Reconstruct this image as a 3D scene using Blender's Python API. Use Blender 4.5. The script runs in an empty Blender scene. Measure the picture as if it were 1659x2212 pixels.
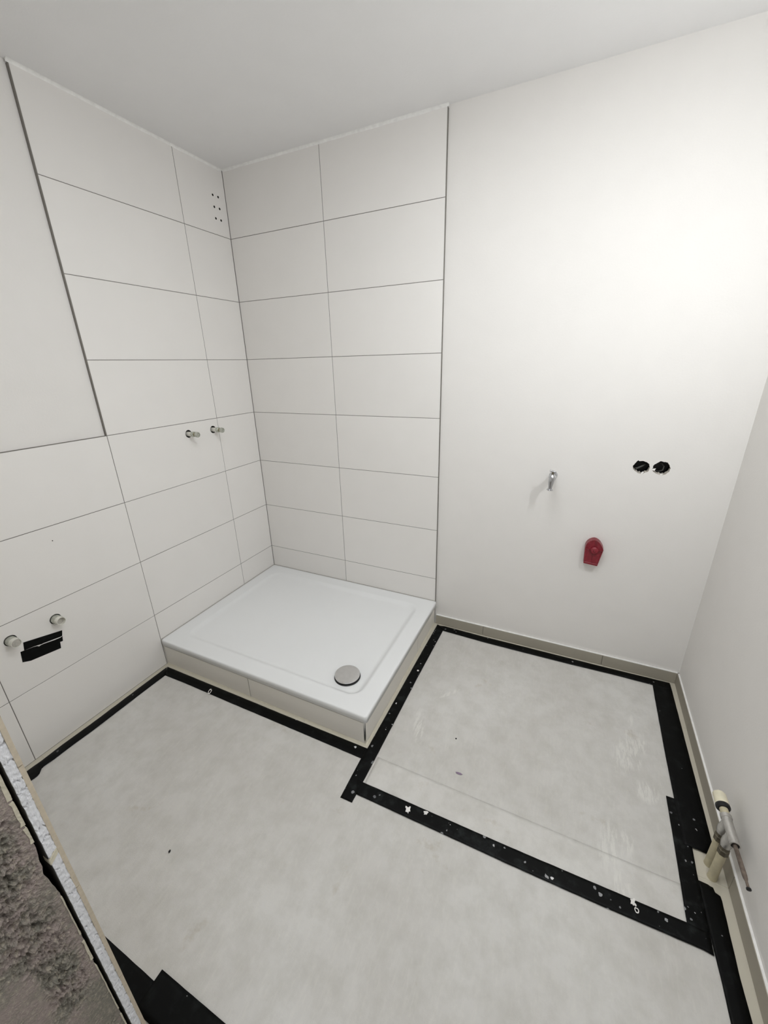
import bpy, bmesh, math, random
from mathutils import Vector, Matrix, noise
from mathutils.geometry import tessellate_polygon

S = bpy.context.scene
COL = S.collection
random.seed(7)

# ------------------------------------------------------------------ camera
cam_d = bpy.data.cameras.new('camera'); cam = bpy.data.objects.new('camera', cam_d); COL.objects.link(cam)
cam_d.sensor_fit = 'HORIZONTAL'; cam_d.sensor_width = 36.0
cam_d.lens = 859.33 / 1659 * 36.0
cam_d.clip_start = 0.02; cam_d.clip_end = 50
_r = Vector((0.9057034, 0.4232955, -0.0228540)); _u = Vector((-0.1284092, 0.3253312, 0.9368408)); _f = Vector((-0.4039956, 0.8455652, -0.3490086))
M = Matrix((( _r.x, _u.x, -_f.x, 1.79748), (_r.y, _u.y, -_f.y, -1.93585), (_r.z, _u.z, -_f.z, 1.46864), (0, 0, 0, 1)))
cam.matrix_world = M
S.camera = cam

# ------------------------------------------------------------------ world, lamp level, exposure
W = bpy.data.worlds.new('world'); S.world = W; W.use_nodes = True
W.node_tree.nodes['Background'].inputs[0].default_value = (0.98, 0.99, 1.0, 1)
W.node_tree.nodes['Background'].inputs[1].default_value = 0.75
BULB_STRENGTH = 900.0
FILL_STRENGTH = 9.6
BULB_AT = Vector((2.325, -0.90, 1.87))
vs = S.view_settings
vs.view_transform = 'Standard'; vs.look = 'None'; vs.exposure = 0.0; vs.gamma = 1.0; vs.use_curve_mapping = False

# ------------------------------------------------------------------ helpers
def lin(c):
    return tuple((x / 12.92 if x <= 0.04045 else ((x + 0.055) / 1.055) ** 2.4) for x in c)

def srgb(r, g, b):
    return lin((r / 255, g / 255, b / 255)) + (1.0,)

class NT:
    def __init__(self, name):
        self.m = bpy.data.materials.new(name); self.m.use_nodes = True
        self.t = self.m.node_tree; self.b = self.t.nodes['Principled BSDF']
    def n(self, ty, **kw):
        x = self.t.nodes.new(ty)
        for k, v in kw.items(): setattr(x, k, v)
        return x
    def l(self, a, b): self.t.links.new(a, b)
    def coord(self, scale=(1, 1, 1), loc=(0, 0, 0), rot=(0, 0, 0)):
        tc = self.n('ShaderNodeTexCoord'); mp = self.n('ShaderNodeMapping')
        mp.inputs['Scale'].default_value = scale; mp.inputs['Location'].default_value = loc; mp.inputs['Rotation'].default_value = rot
        self.l(tc.outputs['Object'], mp.inputs['Vector']); return mp.outputs['Vector']
    def noise(self, vec, scale, detail=3, rough=0.5):
        x = self.n('ShaderNodeTexNoise'); x.inputs['Scale'].default_value = scale; x.inputs['Detail'].default_value = detail; x.inputs['Roughness'].default_value = rough
        self.l(vec, x.inputs['Vector']); return x.outputs['Fac']
    def ramp(self, fac, stops):
        x = self.n('ShaderNodeValToRGB'); e = x.color_ramp.elements
        while len(e) < len(stops): e.new(0.5)
        for el, (p, c) in zip(e, stops):
            el.position = p; el.color = c if len(c) == 4 else tuple(c) + (1,)
        self.l(fac, x.inputs['Fac']); return x.outputs['Color']
    def mix(self, fac, a, b, mode='MIX'):
        x = self.n('ShaderNodeMix', data_type='RGBA', blend_type=mode)
        for s, v in ((x.inputs[0], fac), (x.inputs[6], a), (x.inputs[7], b)):
            if hasattr(v, 'links'): self.l(v, s)
            else: s.default_value = v
        return x.outputs[2]
    def math(self, op, a, b=0.0):
        x = self.n('ShaderNodeMath', operation=op)
        for s, v in ((x.inputs[0], a), (x.inputs[1], b)):
            if hasattr(v, 'links'): self.l(v, s)
            else: s.default_value = v
        return x.outputs[0]
    def bump(self, h, strength, dist=0.002):
        x = self.n('ShaderNodeBump'); x.inputs['Strength'].default_value = strength; x.inputs['Distance'].default_value = dist
        self.l(h, x.inputs['Height']); self.l(x.outputs['Normal'], self.b.inputs['Normal'])
    def base(self, c):
        if hasattr(c, 'links'): self.l(c, self.b.inputs['Base Color'])
        else: self.b.inputs['Base Color'].default_value = c
        return self
    def pr(self, rough=0.5, metal=0.0, spec=0.5, coat=0.0):
        self.b.inputs['Roughness'].default_value = rough; self.b.inputs['Metallic'].default_value = metal
        self.b.inputs['Specular IOR Level'].default_value = spec; self.b.inputs['Coat Weight'].default_value = coat
        return self

def simple(name, rgb, rough=0.5, metal=0.0, spec=0.5, var=0.06, scale=60, bump=0.0):
    t = NT(name); c = srgb(*rgb); v = t.coord()
    f = t.noise(v, scale)
    lo = tuple(x * (1 - var) for x in c[:3]) + (1,); hi = tuple(min(1, x * (1 + var)) for x in c[:3]) + (1,)
    t.base(t.ramp(f, [(0.3, lo), (0.7, hi)])).pr(rough, metal, spec)
    if bump: t.bump(f, bump, 0.001)
    return t.m

# ------------------------------------------------------------------ materials
def make_paint(name, rgb, bump=0.22):
    t = NT(name); v = t.coord()
    f = t.noise(v, 140, 4, 0.6); g = t.noise(v, 9, 2)
    c = srgb(*rgb)
    t.base(t.ramp(g, [(0.3, tuple(x * 0.985 for x in c[:3])), (0.7, c)])).pr(0.85, 0, 0.25)
    t.bump(f, bump, 0.0016); return t.m
PAINT = make_paint('white_wall_paint', (233, 230, 226))
CEIL = make_paint('white_ceiling_paint', (239, 238, 237), 0.25)

def make_tile(name, rgb, rough=0.42):
    t = NT(name); v = t.coord(); o = t.n('ShaderNodeObjectInfo')
    f = t.noise(v, 7, 2); c = srgb(*rgb)
    col = t.ramp(f, [(0.3, tuple(x * 0.985 for x in c[:3])), (0.7, c)])
    r = t.ramp(o.outputs['Random'], [(0, (0.975,) * 3), (1, (1, 1, 1))])
    t.base(t.mix(1.0, col, r, 'MULTIPLY')).pr(rough, 0, 0.35)
    t.bump(t.noise(v, 380, 2), 0.05, 0.0006); return t.m
TILE = make_tile('matt_white_wall_tile', (238, 235, 231))
FTILE = make_tile('cream_floor_tile', (204, 198, 182), 0.5)
PTILE = make_tile('taupe_base_tile', (170, 164, 150), 0.5)
ATILE = make_tile('pale_apron_tile', (240, 236, 228), 0.35)
GROUT = simple('grey_grout', (126, 122, 117), 0.9)
DGROUT = simple('dark_grout', (92, 88, 82), 0.9)
SILI = simple('grey_silicone', (178, 174, 168), 0.5)
WSILI = simple('white_acrylic_sealant', (240, 239, 236), 0.6, bump=0.2)
CSILI = simple('cream_silicone', (208, 202, 184), 0.5)
ALU = simple('grey_anodised_edge_profile', (128, 124, 118), 0.45, 0.55)
CHROME = simple('chrome', (200, 201, 204), 0.14, 1.0, var=0.02)
BRUSHED = simple('satin_chrome', (222, 222, 222), 0.26, 1.0, var=0.04)
ENAMEL = simple('white_sanitary_acrylic', (236, 237, 237), 0.16, 0, 0.5, var=0.01, scale=4)
BLACK = simple('black_plastic', (14, 14, 15), 0.5)
GAP_SHADE = simple('hole_and_gap_shade', (52, 48, 43), 0.9)  # shade inside drilled holes and the jamb gap, put into the colour
GYPSD = simple('broken_plaster_edge', (176, 170, 160), 0.95, var=0.25, scale=160)
HOLLOW = simple('dark_wall_cavity', (46, 42, 38), 0.9)
ZINC = simple('zinc_plated_pipe', (188, 190, 180), 0.38, 0.75, var=0.2, scale=120)
BRASS = simple('dull_brass_fitting', (160, 154, 128), 0.4, 0.8, var=0.15, scale=120)
PVC = simple('white_plastic_sleeve', (226, 224, 214), 0.45)
GREYPL = simple('grey_plug_plastic', (178, 174, 166), 0.5, var=0.12, scale=140)
CREAMPL = simple('cream_plastic_cap', (228, 221, 196), 0.45)
CREAMPIPE = simple('cream_pipe_sleeve', (198, 189, 160), 0.6, var=0.12, scale=45)
DULLM = simple('dull_nickel_valve', (192, 190, 186), 0.36, 0.85, var=0.12, scale=80)
DARKM = simple('dark_stained_nut', (104, 98, 84), 0.5, 0.6, var=0.3, scale=90)
RUST = simple('mud_stained_rod', (104, 92, 82), 0.7, 0.1, var=0.45, scale=70)
CABLE = simple('grey_cable', (70, 70, 66), 0.5)
WPAINT = simple('white_paint_drop', (233, 230, 226), 0.5)
PURPLE = simple('purple_film', (134, 116, 138), 0.5)
CRUMB = simple('black_crumb', (28, 26, 25), 0.8)

def make_red():
    t = NT('red_plastic'); v = t.coord()
    f = t.noise(v, 90, 4); c = t.ramp(f, [(0.35, srgb(118, 26, 38)), (0.66, srgb(136, 32, 46)), (0.85, srgb(160, 84, 88))])
    t.base(c).pr(0.3); return t.m
RED = make_red()

def make_tape(name, dust, specks):
    t = NT(name); v = t.coord()
    d = t.noise(v, 22, 5, 0.65); base = srgb(3, 4, 4); dusty = srgb(48, 52, 52)
    f = t.math('MULTIPLY', t.ramp(d, [(0.52, (0, 0, 0)), (0.8, (1, 1, 1))]), dust)
    c = t.mix(f, base, dusty)
    vo = t.n('ShaderNodeTexVoronoi'); vo.inputs['Scale'].default_value = 62
    vv = t.coord((1, 1, 0)); 
    wob = t.n('ShaderNodeVectorMath', operation='ADD'); nn = t.n('ShaderNodeTexNoise'); nn.inputs['Scale'].default_value = 120
    sc = t.n('ShaderNodeVectorMath', operation='SCALE'); sc.inputs['Scale'].default_value = 0.006
    t.l(vv, nn.inputs['Vector']); t.l(nn.outputs['Color'], sc.inputs[0]); t.l(vv, wob.inputs[0]); t.l(sc.outputs[0], wob.inputs[1])
    t.l(wob.outputs[0], vo.inputs['Vector'])
    sep = t.n('ShaderNodeSeparateColor'); t.l(vo.outputs['Color'], sep.inputs[0])
    rad = t.math('MULTIPLY', t.math('MAXIMUM', t.math('SUBTRACT', sep.outputs[0], 1 - specks), 0), 0.46 / max(specks, 1e-3))
    sp = t.math('LESS_THAN', vo.outputs['Distance'], t.math('MULTIPLY', rad, sep.outputs[1]))
    tone = t.ramp(sep.outputs[2], [(0, srgb(90, 92, 94)), (1, srgb(225, 225, 225))])
    t.base(t.mix(sp, c, tone)).pr(0.48, 0, 0.13)
    t.bump(t.noise(v, 60, 3), 0.12, 0.002); return t.m
TAPE = make_tape('black_cloth_tape', 0.35, 0.14)
TAPE_DIRTY = make_tape('dusty_black_cloth_tape', 0.8, 0.7)

def make_fleece(name, tint):
    t = NT(name)
    v = t.coord(); vs_ = t.coord((1, 0.22, 1), rot=(0, 0, 0.35))
    big = t.noise(v, 2.2, 3); mid = t.noise(v, 14, 5, 0.65); fib = t.noise(vs_, 110, 4, 0.7); fine = t.noise(v, 420, 2)
    a = srgb(*[x * tint for x in (214, 212, 208)]); b = srgb(*[x * tint for x in (202, 199, 194)])
    c = t.mix(t.ramp(big, [(0.32, (0, 0, 0)), (0.68, (1, 1, 1))]), a, b)
    c = t.mix(t.math('MULTIPLY', t.ramp(mid, [(0.4, (0, 0, 0)), (0.72, (1, 1, 1))]), 0.42), c, srgb(178, 175, 166))
    c = t.mix(t.math('MULTIPLY', t.ramp(fib, [(0.5, (0, 0, 0)), (0.75, (1, 1, 1))]), 0.28), c, srgb(222, 219, 211))
    # brown-ish stains
    st = t.ramp(t.noise(t.coord(loc=(3.1, 1.7, 0)), 6.5, 5, 0.7), [(0.63, (0, 0, 0)), (0.76, (1, 1, 1))])
    c = t.mix(t.math('MULTIPLY', st, 0.5), c, srgb(168, 156, 134))
    # smeared filler patches (dried plaster) with their own outline
    sm_noise = t.ramp(t.noise(t.coord((3.2, 0.55, 1), rot=(0, 0, 0.25)), 26, 4, 0.7), [(0.47, (0, 0, 0)), (0.56, (1, 1, 1))])
    tot = None
    for (cx, cy, rx, ry, rz) in ((2.175, -0.36, 0.012, 0.09, -0.25), (2.155, -0.50, 0.05, 0.13, -0.28), (2.205, -0.47, 0.02, 0.12, -0.2),
                                 (2.205, -0.655, 0.05, 0.05, 0.5), (2.075, -0.895, 0.04, 0.10, -0.1), (2.125, -0.87, 0.025, 0.05, 0.0),
                                 (2.10, -1.00, 0.03, 0.05, -0.1), (1.43, -0.495, 0.012, 0.07, -0.7), (1.36, -0.72, 0.03, 0.10, 0.3)):
        cs, sn = math.cos(rz), math.sin(rz)
        m = t.coord((1 / rx, 1 / ry, 0), loc=(-(cx * cs - cy * sn) / rx, -(cx * sn + cy * cs) / ry, 0), rot=(0, 0, rz))
        # mapping order in a point mapping is scale, rotate, translate: use an explicit chain instead
        mp1 = t.n('ShaderNodeMapping', vector_type='TEXTURE')
        mp1.inputs['Location'].default_value = (cx, cy, 0); mp1.inputs['Rotation'].default_value = (0, 0, rz); mp1.inputs['Scale'].default_value = (rx, ry, 1000)
        tc = t.n('ShaderNodeTexCoord'); t.l(tc.outputs['Object'], mp1.inputs['Vector'])
        ln = t.n('ShaderNodeVectorMath', operation='LENGTH'); t.l(mp1.outputs['Vector'], ln.inputs[0])
        k = t.ramp(ln.outputs['Value'], [(0.55, (1, 1, 1)), (1.0, (0, 0, 0))])
        tot = k if tot is None else t.math('MAXIMUM', tot, k)
    c = t.mix(t.math('MULTIPLY', t.math('MULTIPLY', tot, sm_noise), 0.6), c, srgb(228, 226, 220))
    t.base(c).pr(0.9, 0, 0.2)
    wr = t.noise(t.coord((1, 0.25, 1), rot=(0, 0, 0.9)), 16, 3, 0.55)
    h = t.math('ADD', t.math('ADD', t.math('MULTIPLY', mid, 0.6), t.math('MULTIPLY', wr, 1.1)), t.math('MULTIPLY', fib, 0.5))
    t.bump(t.math('ADD', h, t.math('MULTIPLY', fine, 0.25)), 0.5, 0.004); return t.m
FLEECE = make_fleece('grey_floor_fleece', 1.0)
FLEECE2 = make_fleece('pale_floor_fleece', 1.022)

def make_masonry():
    t = NT('rough_grey_masonry'); v = t.coord((1, 1, 1))
    f = t.noise(v, 18, 5, 0.65); g = t.noise(v, 130, 5, 0.75)
    c = t.mix(t.ramp(f, [(0.42, (0, 0, 0)), (0.58, (1, 1, 1))]), srgb(150, 138, 132), srgb(128, 124, 114))
    c = t.mix(t.ramp(g, [(0.5, (0, 0, 0)), (0.72, (1, 1, 1))]), c, srgb(176, 168, 150))
    t.base(c).pr(0.95, 0, 0.2); t.bump(g, 0.9, 0.004); return t.m
MASON = make_masonry()
GYPS = simple('broken_gypsum_core', (214, 214, 216), 0.95, var=0.08, scale=90, bump=0.6)
TBODY = simple('beige_tile_body', (188, 176, 156), 0.85, var=0.08, scale=120, bump=0.3)
MORTAR = simple('cream_adhesive', (198, 191, 170), 0.9, var=0.1, scale=90, bump=0.5)

# ------------------------------------------------------------------ mesh builders
def mesh_obj(name, verts, faces, mat, parent=None, smooth=False):
    me = bpy.data.meshes.new(name); me.from_pydata([tuple(v) for v in verts], [], faces); me.validate()
    bm = bmesh.new(); bm.from_mesh(me); bmesh.ops.recalc_face_normals(bm, faces=bm.faces); bm.to_mesh(me); bm.free()
    me.materials.append(mat)
    if smooth:
        for p in me.polygons: p.use_smooth = True
    o = bpy.data.objects.new(name, me); COL.objects.link(o)
    if parent is not None: o.parent = parent
    return o

def bm_obj(name, bm, mat, parent=None, smooth=False):
    bmesh.ops.recalc_face_normals(bm, faces=bm.faces)
    me = bpy.data.meshes.new(name); bm.to_mesh(me); bm.free(); me.materials.append(mat)
    if smooth:
        for p in me.polygons: p.use_smooth = True
    o = bpy.data.objects.new(name, me); COL.objects.link(o)
    if parent is not None: o.parent = parent
    return o

def empty(name, loc=(0, 0, 0)):
    o = bpy.data.objects.new(name, None); COL.objects.link(o); o.location = loc; o.empty_display_size = 0.05; return o

def tag(o, label, cat, group=None):
    o['label'] = label; o['category'] = cat
    if group: o['group'] = group
    return o

def struct(o, label=None, cat=None):
    o['kind'] = 'structure'
    if label: o['label'] = label
    if cat: o['category'] = cat
    return o

def add_box(bm, a, b, bev=0.0):
    r = bmesh.ops.create_cube(bm, size=1.0)
    c = [(p + q) / 2 for p, q in zip(a, b)]; s = [abs(q - p) for p, q in zip(a, b)]
    for v in r['verts']: v.co = Vector((c[0] + v.co.x * s[0], c[1] + v.co.y * s[1], c[2] + v.co.z * s[2]))
    if bev:
        ed = list({e for v in r['verts'] for e in v.link_edges})
        bmesh.ops.bevel(bm, geom=ed, offset=bev, segments=1, affect='EDGES', profile=0.5)
    return bm

def box(name, a, b, mat, parent=None, bev=0.0):
    return bm_obj(name, add_box(bmesh.new(), a, b, bev), mat, parent)

def plate(name, outline, holes, to3, d0, d1, mat, parent=None, hole_mat=None, back_fn=None):
    """2D outline with holes, given thickness; to3(u, v, d) maps to 3D."""
    loops = [[Vector((u, v, 0)) for u, v in lp] for lp in [outline] + list(holes)]
    tris = tessellate_polygon(loops)
    flat = [p for lp in loops for p in lp]; n = len(flat)
    bk = list(flat)
    if back_fn:
        bk = list(loops[0])
        for lp in loops[1:]: bk += back_fn(lp)
    verts = [to3(p.x, p.y, d0) for p in flat] + [to3(p.x, p.y, d1) for p in bk]
    faces = [tuple(t) for t in tris] + [tuple(i + n for i in reversed(t)) for t in tris]
    k = 0
    for lp in loops:
        m = len(lp)
        for i in range(m):
            a, b = k + i, k + (i + 1) % m
            faces.append((a, b, b + n, a + n))
        k += m
    ob = mesh_obj(name, verts, faces, mat, parent)
    if hole_mat and holes:
        ob.data.materials.append(hole_mat); no_ = len(loops[0])
        for p in ob.data.polygons:
            ids = list(p.vertices)
            if len(ids) == 4 and all((i % n) >= no_ for i in ids): p.material_index = 1
    return ob

def circ(u, v, r, n=28): return [(u + r * math.cos(2 * math.pi * i / n), v + r * math.sin(2 * math.pi * i / n)) for i in range(n)]

def chamfer_tile(name, u0, u1, v0, v1, to3, d_back, d_front, mat, parent, c=0.0007):
    """box tile with chamfered front edges"""
    vs_ = [to3(u, v, d_back) for u, v in ((u0, v0), (u1, v0), (u1, v1), (u0, v1))]
    dm = d_front - c * (1 if d_front > d_back else -1)
    vs_ += [to3(u, v, dm) for u, v in ((u0, v0), (u1, v0), (u1, v1), (u0, v1))]
    vs_ += [to3(u, v, d_front) for u, v in ((u0 + c, v0 + c), (u1 - c, v0 + c), (u1 - c, v1 - c), (u0 + c, v1 - c))]
    f = [(3, 2, 1, 0), (8, 9, 10, 11)]
    for k in (0, 4):
        for i in range(4):
            j = (i + 1) % 4; f.append((k + i, k + j, k + j + 4, k + i + 4))
    return mesh_obj(name, vs_, f, mat, parent)

def frame_from(axis):
    a = Vector(axis).normalized(); t = Vector((0, 0, 1)) if abs(a.z) < 0.9 else Vector((1, 0, 0))
    x = a.cross(t).normalized(); y = a.cross(x).normalized(); return a, x, y

def lathe(name, origin, axis, prof, mat, parent=None, n=24, smooth=True, caps=(True, True), squash=None, phase=0.0):
    """prof = [(distance along axis, radius)]"""
    a, x, y = frame_from(axis); o = Vector(origin); V = []; F = []
    for d, r in prof:
        for i in range(n):
            th = 2 * math.pi * i / n + phase
            V.append(o + a * d + x * (r * math.cos(th)) + y * (r * math.sin(th)))
    for k in range(len(prof) - 1):
        for i in range(n):
            j = (i + 1) % n; F.append((k * n + i, k * n + j, (k + 1) * n + j, (k + 1) * n + i))
    if caps[0]: F.append(tuple(range(n)))
    if caps[1]: F.append(tuple((len(prof) - 1) * n + i for i in range(n)))
    ob = mesh_obj(name, V, F, mat, parent, smooth)
    if smooth:
        md = ob.modifiers.new('edges', 'EDGE_SPLIT'); md.split_angle = math.radians(40)
    return ob

def tube(name, pts, rad, mat, parent=None, n=12, caps=True):
    pts = [Vector(p) for p in pts]; rads = rad if isinstance(rad, (list, tuple)) else [rad] * len(pts)
    V = []; F = []; up = None
    for i, p in enumerate(pts):
        d = (pts[min(i + 1, len(pts) - 1)] - pts[max(i - 1, 0)]).normalized()
        if up is None: up = frame_from(d)[1]
        x = (up - d * up.dot(d)).normalized(); y = d.cross(x); up = x
        for k in range(n):
            th = 2 * math.pi * k / n; V.append(p + x * (rads[i] * math.cos(th)) + y * (rads[i] * math.sin(th)))
    for i in range(len(pts) - 1):
        for k in range(n):
            j = (k + 1) % n; F.append((i * n + k, i * n + j, (i + 1) * n + j, (i + 1) * n + k))
    if caps: F.append(tuple(range(n))); F.append(tuple((len(pts) - 1) * n + k for k in range(n)))
    return mesh_obj(name, V, F, mat, parent, True)

# ------------------------------------------------------------------ dimensions (metres; origin = tiled corner at the floor)
H = 2.4137                         # ceiling
XR0, XR1 = 2.403, 2.388            # right wall surface at y = 0 and y = -1.2 (slightly out of square)
def xr(y): return XR0 + (XR1 - XR0) * (-y / 1.2)
YN = -1.780                        # room face of the doorway wall
XE = 1.10                          # door reveal
XD = 2.00                          # other side of the doorway
R = 0.302
ROWS = [0, R, 2 * R, 3 * R, 4 * R, 5 * R, 6 * R, 7 * R, H]
J = 0.0013
left3 = lambda u, v, d: (d, u, v)            # u = y, v = z, d = x
back3 = lambda u, v, d: (u, d, v)            # u = x, v = z, d = y

# ------------------------------------------------------------------ floor
floor = struct(box('floor', (-0.16, -2.9, -0.12), (2.56, 0.16, -0.009), GROUT))
gb = box('grout', (-0.01, YN - 0.03, -0.0095), (2.42, 0.02, -0.0012), CSILI, floor)
xs = [-0.02, 0.289, 0.891, 1.493, 2.095, 2.43]; ys = [0.02, -0.281, -0.8785, -1.48, -1.80]
flat3 = lambda u, v, d: (u, v, d)
for i in range(5):
    for k in range(4):
        chamfer_tile('tile', xs[i] + J, xs[i + 1] - J, ys[k + 1] + J, ys[k] - J, flat3, -0.0092, 0.0, FTILE, floor)

# ------------------------------------------------------------------ ceiling
ceiling = struct(box('ceiling', (-0.16, -2.9, H), (2.56, 0.16, H + 0.12), CEIL))

# ------------------------------------------------------------------ left wall
PIPES_UP = [(-0.493, 1.1525), (-0.3325, 1.151)]
PIPES_LO = [(-1.2785, 0.5325), (-1.4275, 0.5345)]
DRILL = [(-0.0858, 2.2863), (-0.0505, 2.2866), (-0.0862, 2.2362), (-0.0512, 2.2362), (-0.0864, 2.1866), (-0.0520, 2.1860)]
RU, RL, RD = 0.0195, 0.0205, 0.0055
allholes = [circ(y, z, RU) for y, z in PIPES_UP] + [circ(y, z, RL) for y, z in PIPES_LO] + [circ(y, z, RD, 14) for y, z in DRILL] + [circ(-1.202, 0.847, 0.0022, 8)]
wall_left = struct(plate('wall_left', [(0.06, -0.01), (0.06, H), (YN - 0.2, H), (YN - 0.2, -0.01)], allholes, left3, -0.040, -0.009, PAINT, None, GAP_SHADE))
box('backing', (-0.16, YN - 0.2, -0.01), (-0.085, 0.06, H), HOLLOW, wall_left)
# grout bed (two rectangles), recessed a little behind the tile faces
def inside(hs, u0, u1, v0, v1): return [h for h in hs if u0 < sum(p[0] for p in h) / len(h) < u1 and v0 < sum(p[1] for p in h) / len(h) < v1]
plate('grout', [(0.0, 0), (0.0, H), (-0.8958, H), (-0.8958, 0)], inside(allholes, -0.8958, 0, 0, H), left3, -0.0089, -0.0011, GROUT, wall_left, GAP_SHADE)
plate('grout', [(-0.8958, 0), (-0.8958, 4 * R - 0.002), (YN, 4 * R - 0.002), (YN, 0)], inside(allholes, YN, -0.8958, 0, 4 * R), left3, -0.0089, -0.0011, GROUT, wall_left, GAP_SHADE)
LC = [0.0, -0.2938, -0.8958, -1.4978, YN + 0.002]
for ci in range(4):
    for ri in range(8):
        if ci >= 2 and ri >= 4: continue
        u1, u0 = LC[ci] - (0.0018 if ci == 0 else J), LC[ci + 1] + J
        v0, v1 = ROWS[ri] + (0.002 if ri == 0 else J), ROWS[ri + 1] - (0.004 if ri == 7 else J)
        hs = inside(allholes, u0, u1, v0, v1)
        if hs: plate('tile', [(u0, v0), (u1, v0), (u1, v1), (u0, v1)], hs, left3, -0.0088, 0.0, TILE, wall_left, GAP_SHADE)  # hole walls coloured dark for the shade inside them
        else: chamfer_tile('tile', u0, u1, v0, v1, left3, -0.0088, 0.0, TILE, wall_left)

# metal edge profiles closing the tiling against the painted plaster
def profile_bar(name, a, b):
    return struct(box(name, a, b, ALU, bev=0.0006))
profile_bar('trim_1', (-0.0095, -0.8995, 4 * R + 0.0013), (0.0008, -0.8960, H - 0.010))
profile_bar('trim_2', (-0.0095, YN + 0.002, 4 * R - 0.0008), (0.0006, -0.8975, 4 * R + 0.0012))

# ------------------------------------------------------------------ back wall
BT = 1.1912
H1 = [(2.0473, 1.0371), (2.0537, 1.0496), (2.0636, 1.063), (2.0709, 1.0596), (2.0772, 1.0614), (2.0956, 1.0569), (2.1059, 1.0486), (2.1098, 1.0357), (2.1069, 1.0182), (2.0948, 1.0118), (2.0872, 1.0044), (2.0721, 1.0071), (2.0595, 1.0153), (2.0507, 1.024)]
H2 = [(2.1199, 1.0405), (2.123, 1.05), (2.1344, 1.0587), (2.1429, 1.0652), (2.1551, 1.0623), (2.1669, 1.0619), (2.1762, 1.0517), (2.182, 1.038), (2.1795, 1.0235), (2.1691, 1.0107), (2.1562, 1.0049), (2.1413, 1.0094), (2.1244, 1.0185), (2.1195, 1.0273)]
def ragged(poly, amp=0.0012):
    out = []
    for i, p in enumerate(poly):
        q = poly[(i + 1) % len(poly)]
        for k in range(3):
            t = k / 3
            out.append((p[0] + (q[0] - p[0]) * t + (random.uniform(-amp, amp) if k else 0), p[1] + (q[1] - p[1]) * t + (random.uniform(-amp, amp) if k else 0)))
    return out
H1, H2 = ragged(H1), ragged(H2)
def broken(lp):
    cu = sum(p.x for p in lp) / len(lp); cv = sum(p.y for p in lp) / len(lp); out = []
    for i, p in enumerate(lp):
        du, dv = p.x - cu, p.y - cv
        k = 0.97 if dv > 0 else 0.80 + 0.10 * math.sin(i * 2.3)
        out.append(Vector((cu + du * (0.93 if dv < 0 else 0.98), cv + dv * k, 0)))
    return out
wall_back = struct(plate('wall_back', [(-0.16, -0.01), (2.56, -0.01), (2.56, H), (-0.16, H)], [H1, H2], back3, 0.008, 0.0215, PAINT, None, GYPSD, broken))
box('backing', (-0.16, 0.085, -0.01), (2.56, 0.16, H), HOLLOW, wall_back)
plate('grout', [(-0.009, 0), (BT, 0), (BT, H), (-0.009, H)], [], back3, 0.0079, 0.0011, GROUT, wall_back)
BC = [0.0, 0.5895, BT]
for ci in range(2):
    for ri in range(8):
        u0, u1 = BC[ci] + (0.0018 if ci == 0 else J), BC[ci + 1] - (0.0003 if ci == 1 else J)
        v0, v1 = ROWS[ri] + (0.002 if ri == 0 else J), ROWS[ri + 1] - (0.004 if ri == 7 else J)
        chamfer_tile('tile', u0, u1, v0, v1, back3, 0.0078, 0.0, TILE, wall_back)
profile_bar('trim_3', (BT, -0.0008, 0.150), (BT + 0.0032, 0.0085, H - 0.010))

# acrylic bead between tiling and ceiling
def bead(name, axis, a0, a1):
    n = 60; V = []; F = []
    for i in range(n + 1):
        t = a0 + (a1 - a0) * i / n
        w = 0.0085 + 0.0022 * noise.noise(Vector((t * 14, 3.3 if axis == 'x' else 9.1, 0)))
        for k in range(5):
            th = k / 4
            # concave quarter bead
            out, down = w * (1 - th) ** 1.4, w * th ** 1.4
            V.append((t, -out, H - down) if axis == 'x' else (out, t, H - down))
        V.append((t, 0.004, H - 0.0002) if axis == 'x' else (-0.004, t, H - 0.0002))
    for i in range(n):
        for k in range(6):
            j = (k + 1) % 6; F.append((i * 6 + k, i * 6 + j, (i + 1) * 6 + j, (i + 1) * 6 + k))
    F.append(tuple(range(6))); F.append(tuple(n * 6 + k for k in range(6)))
    return struct(mesh_obj(name, V, F, WSILI, None, False))
bead('trim_4', 'y', -0.004, -0.903)
bead('trim_5', 'x', 0.004, BT + 0.006)

# ------------------------------------------------------------------ right wall (very slightly out of square)
def slanted(name, d0, d1, z0, z1, y0, y1, mat, parent=None):
    V = []
    for y in (y0, y1):
        for d in (d0, d1):
            for z in (z0, z1): V.append((xr(y) + d, y, z))
    F = [(0, 1, 3, 2), (4, 6, 7, 5), (0, 4, 5, 1), (2, 3, 7, 6), (0, 2, 6, 4), (1, 5, 7, 3)]
    return mesh_obj(name, V, F, mat, parent)
wall_right = struct(slanted('wall_right', 0.0, 0.14, -0.01, H, 0.03, -1.985, PAINT))

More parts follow.
